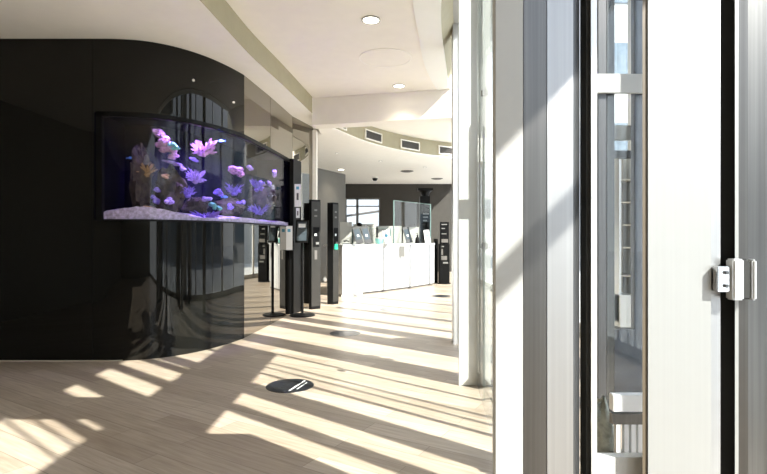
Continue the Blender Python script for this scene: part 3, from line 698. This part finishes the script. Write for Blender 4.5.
# thin stand with a small dark head showing above the tablets
mx_, mY = fx(359, 12.5), 12.5
mn = thing('dark_stand', 'slim black stand whose dark head shows behind the dark tablets', 'lamp', (mx_, mY, 0))
MB().cyl(mx_, mY, 0, .03, .14).build('base', 'blk', mn)
MB().tube([(mx_, mY, .03), (mx_-.03, mY, 1.3), (mx_, mY, 1.52)], .012, 8).build('arm', 'blk', mn)
MB().blob((mx_+.01, mY, 1.56), (.07, .06, .05), .05, 2).build('stand_head', 'blk', mn, smooth=True)
# papers taped on the counter front
q = sub(front[3], front[2], .45)
tag(MB().box(q[0]-.075, q[0]+.05, q[1]-.115, q[1]-.11, .78, 1.03).build('hanging_notice', 'greywall'), 'small grey notice hanging on the counter front', 'notice')
# tall black totem behind the counter and kiosk on the right
Y = 14.2
tt = thing('black_totem', 'tall black totem with flared top behind the counter', 'totem', (fx(425, Y), Y, 0))
MB().box(fx(420, Y), fx(430, Y), Y, Y+.22, 0, fz(196, Y)).build('body', 'blk', tt, bevel=.004)
MB().prism([(fx(418, Y), Y-.02), (fx(433, Y), Y-.02), (fx(433, Y), Y+.25), (fx(418, Y), Y+.25)], fz(190.5, Y), fz(188, Y)).lathe(fx(425.5, Y), Y+.1, [(.10, fz(196, Y)), (.13, fz(192.5, Y)), (.19, fz(190.5, Y))], 20).build('flared_top', 'blk', tt)
for k in range(3):
    MB().box(fx(423, Y), fx(429-k, Y), Y-.004, Y-.001, fz(214.6+k*3.4, Y), fz(213+k*3.4, Y)).build('print', 'greywall', tt)
Y = 13.25
kk = thing('info_kiosk', 'black information kiosk standing right of the counter', 'kiosk', (fx(444, Y), Y, 0))
MB().lathe(fx(444.5, Y), Y+.14, [(.0, 0), (.18, 0), (.18, .02), (.1, .04)], 24).build('base', 'blk', kk)
MB().box(fx(439.3, Y), fx(449.6, Y), Y, Y+.26, .03, fz(244, Y)).build('body', 'blk', kk, bevel=.006)
MB().box(fx(440.3, Y), fx(449.0, Y), Y+.02, Y+.12, fz(244, Y), fz(222, Y)).build('upper_panel', 'blk', kk, bevel=.004)
for (a, b_, c, d) in ((441.5, 447, 224, 225), (441.5, 445, 228, 229), (441.5, 448, 239, 242.5), (441.5, 446.5, 233.5, 234.2), (441.3, 443, 249, 255), (441.3, 447, 256, 260), (443, 448, 262, 263.5), (441.5, 444, 246, 247)):
    MB().box(fx(a, Y), fx(b_, Y), Y-.004, Y-.001, fz(d, Y), fz(c, Y)).build('print', 'greywall' if d-c < 2 else 'grille', kk)
tag(MB().box(fx(434.6, 13.6), fx(438, 13.6), 13.6, 13.9, 0, 1.2).build('bin', 'blk', bevel=.01), 'slim dark bin between counter and kiosk', 'bin')

# ------------------------------------------------------------------ floor stickers
def stk(x, y, lab, m, marks=True, ky=1):
    Yc = 625/(y-237.); X = fx(x, Yc)
    t = thing('floor_sticker', lab, 'floor sticker', (X, Yc, 0), 'round floor stickers on the oak floor')
    MB().cyl(X, Yc, .0005, .002, .2, .199, 48).build('disc', m, t)
    if marks:
        def bar(u, v, l, w_, a, mm='inkw'):
            MB().obox(Matrix.Translation((X+u, Yc+v, .0026)) @ Matrix.Rotation(a, 4, 'Z'), l, w_, .0008).build('print', mm, t)
        bar(.062, .0, .30, .014, math.radians(74)); bar(.102, -.01, .19, .010, math.radians(74))
        for k, (u, v, l, a) in enumerate(((-.05, .09, .1, .1), (-.03, .05, .05, .9), (-.045, .0, .03, 0), (-.02, -.03, .05, 0), (-.06, -.10, .12, 0), (-.02, -.06, .09, 0), (-.11, -.06, .05, 0), (.02, .11, .07, 0))):
            bar(u, v, l, .009, a, 'blkside')
stk(290, 385.7, 'round black floor sticker with two white slanting bars, nearest the camera', 'sticker')
stk(345, 333.3, 'round dark floor sticker in the middle of the walkway', 'sticker', False)
stk(391, 309.5, 'round floor sticker before the counter, greyed by painted-in sun glare', 'sticker_glare', False)
stk(441, 296, 'farthest round floor sticker, in front of the black kiosk', 'sticker', False)

# ------------------------------------------------------------------ ceiling fittings
def downlight(x, y, zc, r, lab, m='lamp', power=0):
    Yc = 500*(zc-CAMH)/(237.-y); X = fx(x, Yc)
    t = thing('ceiling_light', lab, 'ceiling light', (X, Yc, zc), 'recessed ceiling lights')
    MB().lathe(X, Yc, [(r*.82, zc-.001), (r, zc-.001), (r*1.02, zc-.008), (r*.84, zc-.012), (r*.82, zc-.001)], 36).build('trim_ring', 'white', t, smooth=True)
    MB().cyl(X, Yc, zc-.008, zc-.002, r*.83, n=36).build('diffuser', m, t)
    if power:
        l = bpy.data.lights.new('downlight_lamp', 'SPOT'); l.energy = power; l.spot_size = 2.0; l.spot_blend = .9; l.color = (1, .86, .66); l.shadow_soft_size = .05
        o = bpy.data.objects.new('downlight_lamp', l); C.objects.link(o); o.location = (X, Yc, zc-.02); o.parent = t; o.matrix_parent_inverse = Matrix.Translation(t.location).inverted()
downlight(371, 19.5, ZC, .098, 'recessed ceiling light nearest the camera, above the round hatch', 'lamp', 15)
downlight(399, 85.5, ZC, .092, 'recessed ceiling light just in front of the cross beam', 'lamp', 25)
downlight(341, 169.5, ZL, .10, 'recessed ceiling light washing the grey wall', 'lamp', 25)
downlight(337, 153, ZL, .04, 'tiny recessed spot near the mirror end of the lower ceiling', 'lampoff')
downlight(380.5, 161, ZL, .05, 'tiny recessed spot in the middle of the lower ceiling', 'lampoff')
downlight(425, 167, ZL, .05, 'tiny recessed spot toward the right of the lower ceiling', 'lampoff')
for x, y, lab in ((407, 171, 'flat grey ceiling disc right of the dome camera'), (437, 178.5, 'flat grey ceiling disc above the tall black totem')):
    Yc = 500*(ZL-CAMH)/(237.-y); X = fx(x, Yc)
    tag(MB().lathe(X, Yc, [(.0, ZL-.03), (.12, ZL-.03), (.19, ZL-.008), (.19, ZL-.001)], 28).build('ceiling_speaker', 'greywall', smooth=True), lab, 'ceiling speaker', 'flat ceiling discs')
Yc = 500*(ZL-CAMH)/(237.-177); X = fx(375, Yc)
t = thing('dome_camera', 'small dark dome camera under the lower ceiling', 'camera', (X, Yc, ZL))
MB().cyl(X, Yc, ZL-.04, ZL-.001, .10).build('housing', 'soffit', t, smooth=True)
MB().lathe(X, Yc, [(.0, ZL-.13), (.05, ZL-.12), (.08, ZL-.08), (.085, ZL-.04)], 20).build('dome', 'blk', t, smooth=True)
# hatch ring
Yc = 500*(ZC-CAMH)/(237.-58.); X = fx(385.5, Yc)
t = thing('ceiling_hatch', 'round flush ceiling hatch between the two ceiling lights', 'hatch', (X, Yc, ZC))
MB().cyl(X, Yc, ZC-.004, ZC-.001, .318, n=56).build('lid', 'ceil', t)
MB().lathe(X, Yc, [(.318, ZC-.001), (.333, ZC-.001), (.333, ZC-.007), (.318, ZC-.007), (.318, ZC-.001)], 56).build('ring', 'soffit', t)
# air vents on the olive fascia
def arc_at(xi):
    best = None
    for i in range(len(ARC)-1):
        a, c = ARC[i], ARC[i+1]
        for k in range(20):
            q = sub(a, c, k/20); e = abs(383.5+500*q[0]/q[1]-xi)
            if best is None or e < best[0]: best = (e, q, math.atan2(c[1]-a[1], c[0]-a[0]))
    return best[1], best[2]
for xa_, xb_, lab in ((328, 345.5, 'ceiling vent partly hidden behind the cross beam'), (364.3, 381, 'ceiling vent left of the middle on the olive fascia'), (400, 418.7, 'ceiling vent right of the middle on the olive fascia'), (438, 456, 'ceiling vent nearest the white columns')):
    q0, a = arc_at(xa_); q1, _ = arc_at(xb_)
    a = math.atan2(q1[1]-q0[1], q1[0]-q0[0]); l = math.hypot(q1[0]-q0[0], q1[1]-q0[1])
    n = Vector((math.sin(a), -math.cos(a))); cx_, cy_ = (q0[0]+q1[0])/2+n.x*.012, (q0[1]+q1[1])/2+n.y*.012
    zc = ZL+.155; h = .20
    t = thing('air_vent', lab, 'vent', (cx_, cy_, zc), 'air vents on the curved fascia')
    R = Matrix.Translation((cx_+n.x*.01, cy_+n.y*.01, zc)) @ Matrix.Rotation(a, 4, 'Z')
    f_ = MB()
    for sx_, sz_, w2, h2 in ((0, h/2-.012, l, .022), (0, -h/2+.012, l, .022), (-l/2+.012, 0, .022, h), (l/2-.012, 0, .022, h)):
        f_.obox(R @ Matrix.Translation((sx_, 0, sz_)), w2, .03, h2)
    f_.build('frame', 'soffit', t)
    g_ = MB(); g_.obox(R @ Matrix.Translation((0, .008, 0)), l-.04, .008, h-.04)
    for k in range(9): g_.obox(R @ Matrix.Translation((0, -.002, -h/2+.03+k*(h-.06)/8)) @ Matrix.Rotation(.6, 4, 'X'), l-.05, .016, .003)
    g_.build('grille', 'grille', t)

# ------------------------------------------------------------------ outside
struct(MB().box(-40, 60, -40, 60, -.3, -.13).build('ground', 'paving'))
bd = thing('backdrop_building', 'pale building with blue grey windows beyond the facade', 'building', (14, 22, -.13))
MB().box(8, 16.5, 20, 30, -.13, 16).build('wall', 'darkrender', bd)
for zz in (1.0, 4.2, 7.4, 10.6):
    for k in range(3):
        f = MB().box(8.5+k*2.7, 10.5+k*2.7, 19.95, 20.0, zz, zz+1.6).build('window', 'slatewin', bd)
b3 = thing('backdrop_building', 'unseen grey block across the forecourt, added to darken reflections', 'building', (20, -4, -.13))
MB().box(19, 26, -26, 17, -.13, 4.6).build('wall', 'darkrender', b3)  # block added out of view to darken reflections in the black wall
for zz in (.8,):
    for k in range(10): MB().box(18.95, 19.0, -25+k*4.2, -22.2+k*4.2, zz, zz+1.7).build('window', 'slatewin', b3)
b2 = thing('backdrop_building', 'long white building behind the back window', 'building', (-2, 34, -.13))
MB().box(-14, 6, 32, 40, -.13, 7).build('wall', 'render', b2)
MB().box(-5, -3, 31.95, 32, 1, 3).box(.5, 2.4, 31.95, 32, 1, 3).build('window', 'slatewin', b2)
rl = MB().tube([(fx(346, 21), 21, fz(216, 21)), (fx(380, 21), 21, fz(211, 21))], .05, 8).box(fx(346, 21)-.04, fx(346, 21)+.04, 20.96, 21.04, -.13, fz(216, 21)).box(fx(380, 21)-.04, fx(380, 21)+.04, 20.96, 21.04, -.13, fz(211, 21)).build('outside_handrail', 'grille')
tag(rl, 'slanting dark handrail outside the back window', 'handrail')

# ------------------------------------------------------------------ lights
sun = bpy.data.lights.new('sun', 'SUN'); sun.energy = 7.5; sun.angle = math.radians(.4); sun.color = (1.0, .965, .90)
so = bpy.data.objects.new('sun', sun); C.objects.link(so)
so.rotation_euler = Vector((-.781, .625, -.80)).to_track_quat('-Z', 'Y').to_euler()
wd = bpy.data.worlds.new('sky'); S.world = wd; wd.use_nodes = True
bg = wd.node_tree.nodes['Background']; N = wd.node_tree.nodes; L = wd.node_tree.links
tc = N.new('ShaderNodeTexCoord'); sep = N.new('ShaderNodeSeparateXYZ'); rp = N.new('ShaderNodeValToRGB')
L.new(tc.outputs['Generated'], sep.inputs[0]); L.new(sep.outputs['Z'], rp.inputs['Fac'])
rp.color_ramp.elements[0].position = 0; rp.color_ramp.elements[0].color = (.95, .97, 1, 1)
rp.color_ramp.elements[1].position = .8; rp.color_ramp.elements[1].color = (.60, .74, 1.0, 1)
L.new(rp.outputs['Color'], bg.inputs['Color']); bg.inputs['Strength'].default_value = 1.5

# ------------------------------------------------------------------ camera
cd = bpy.data.cameras.new('camera'); cam = bpy.data.objects.new('camera', cd); C.objects.link(cam)
cam.location = (0, 0, CAMH); cam.rotation_euler = (PI/2, 0, 0); cd.sensor_width = 36; cd.lens = 500/767*36; cd.clip_start = .05
S.camera = cam
S.view_settings.view_transform = 'Standard'; S.view_settings.look = 'None'; S.view_settings.gamma = 1
S.view_settings.use_curve_mapping = False; S.view_settings.exposure = 1.1
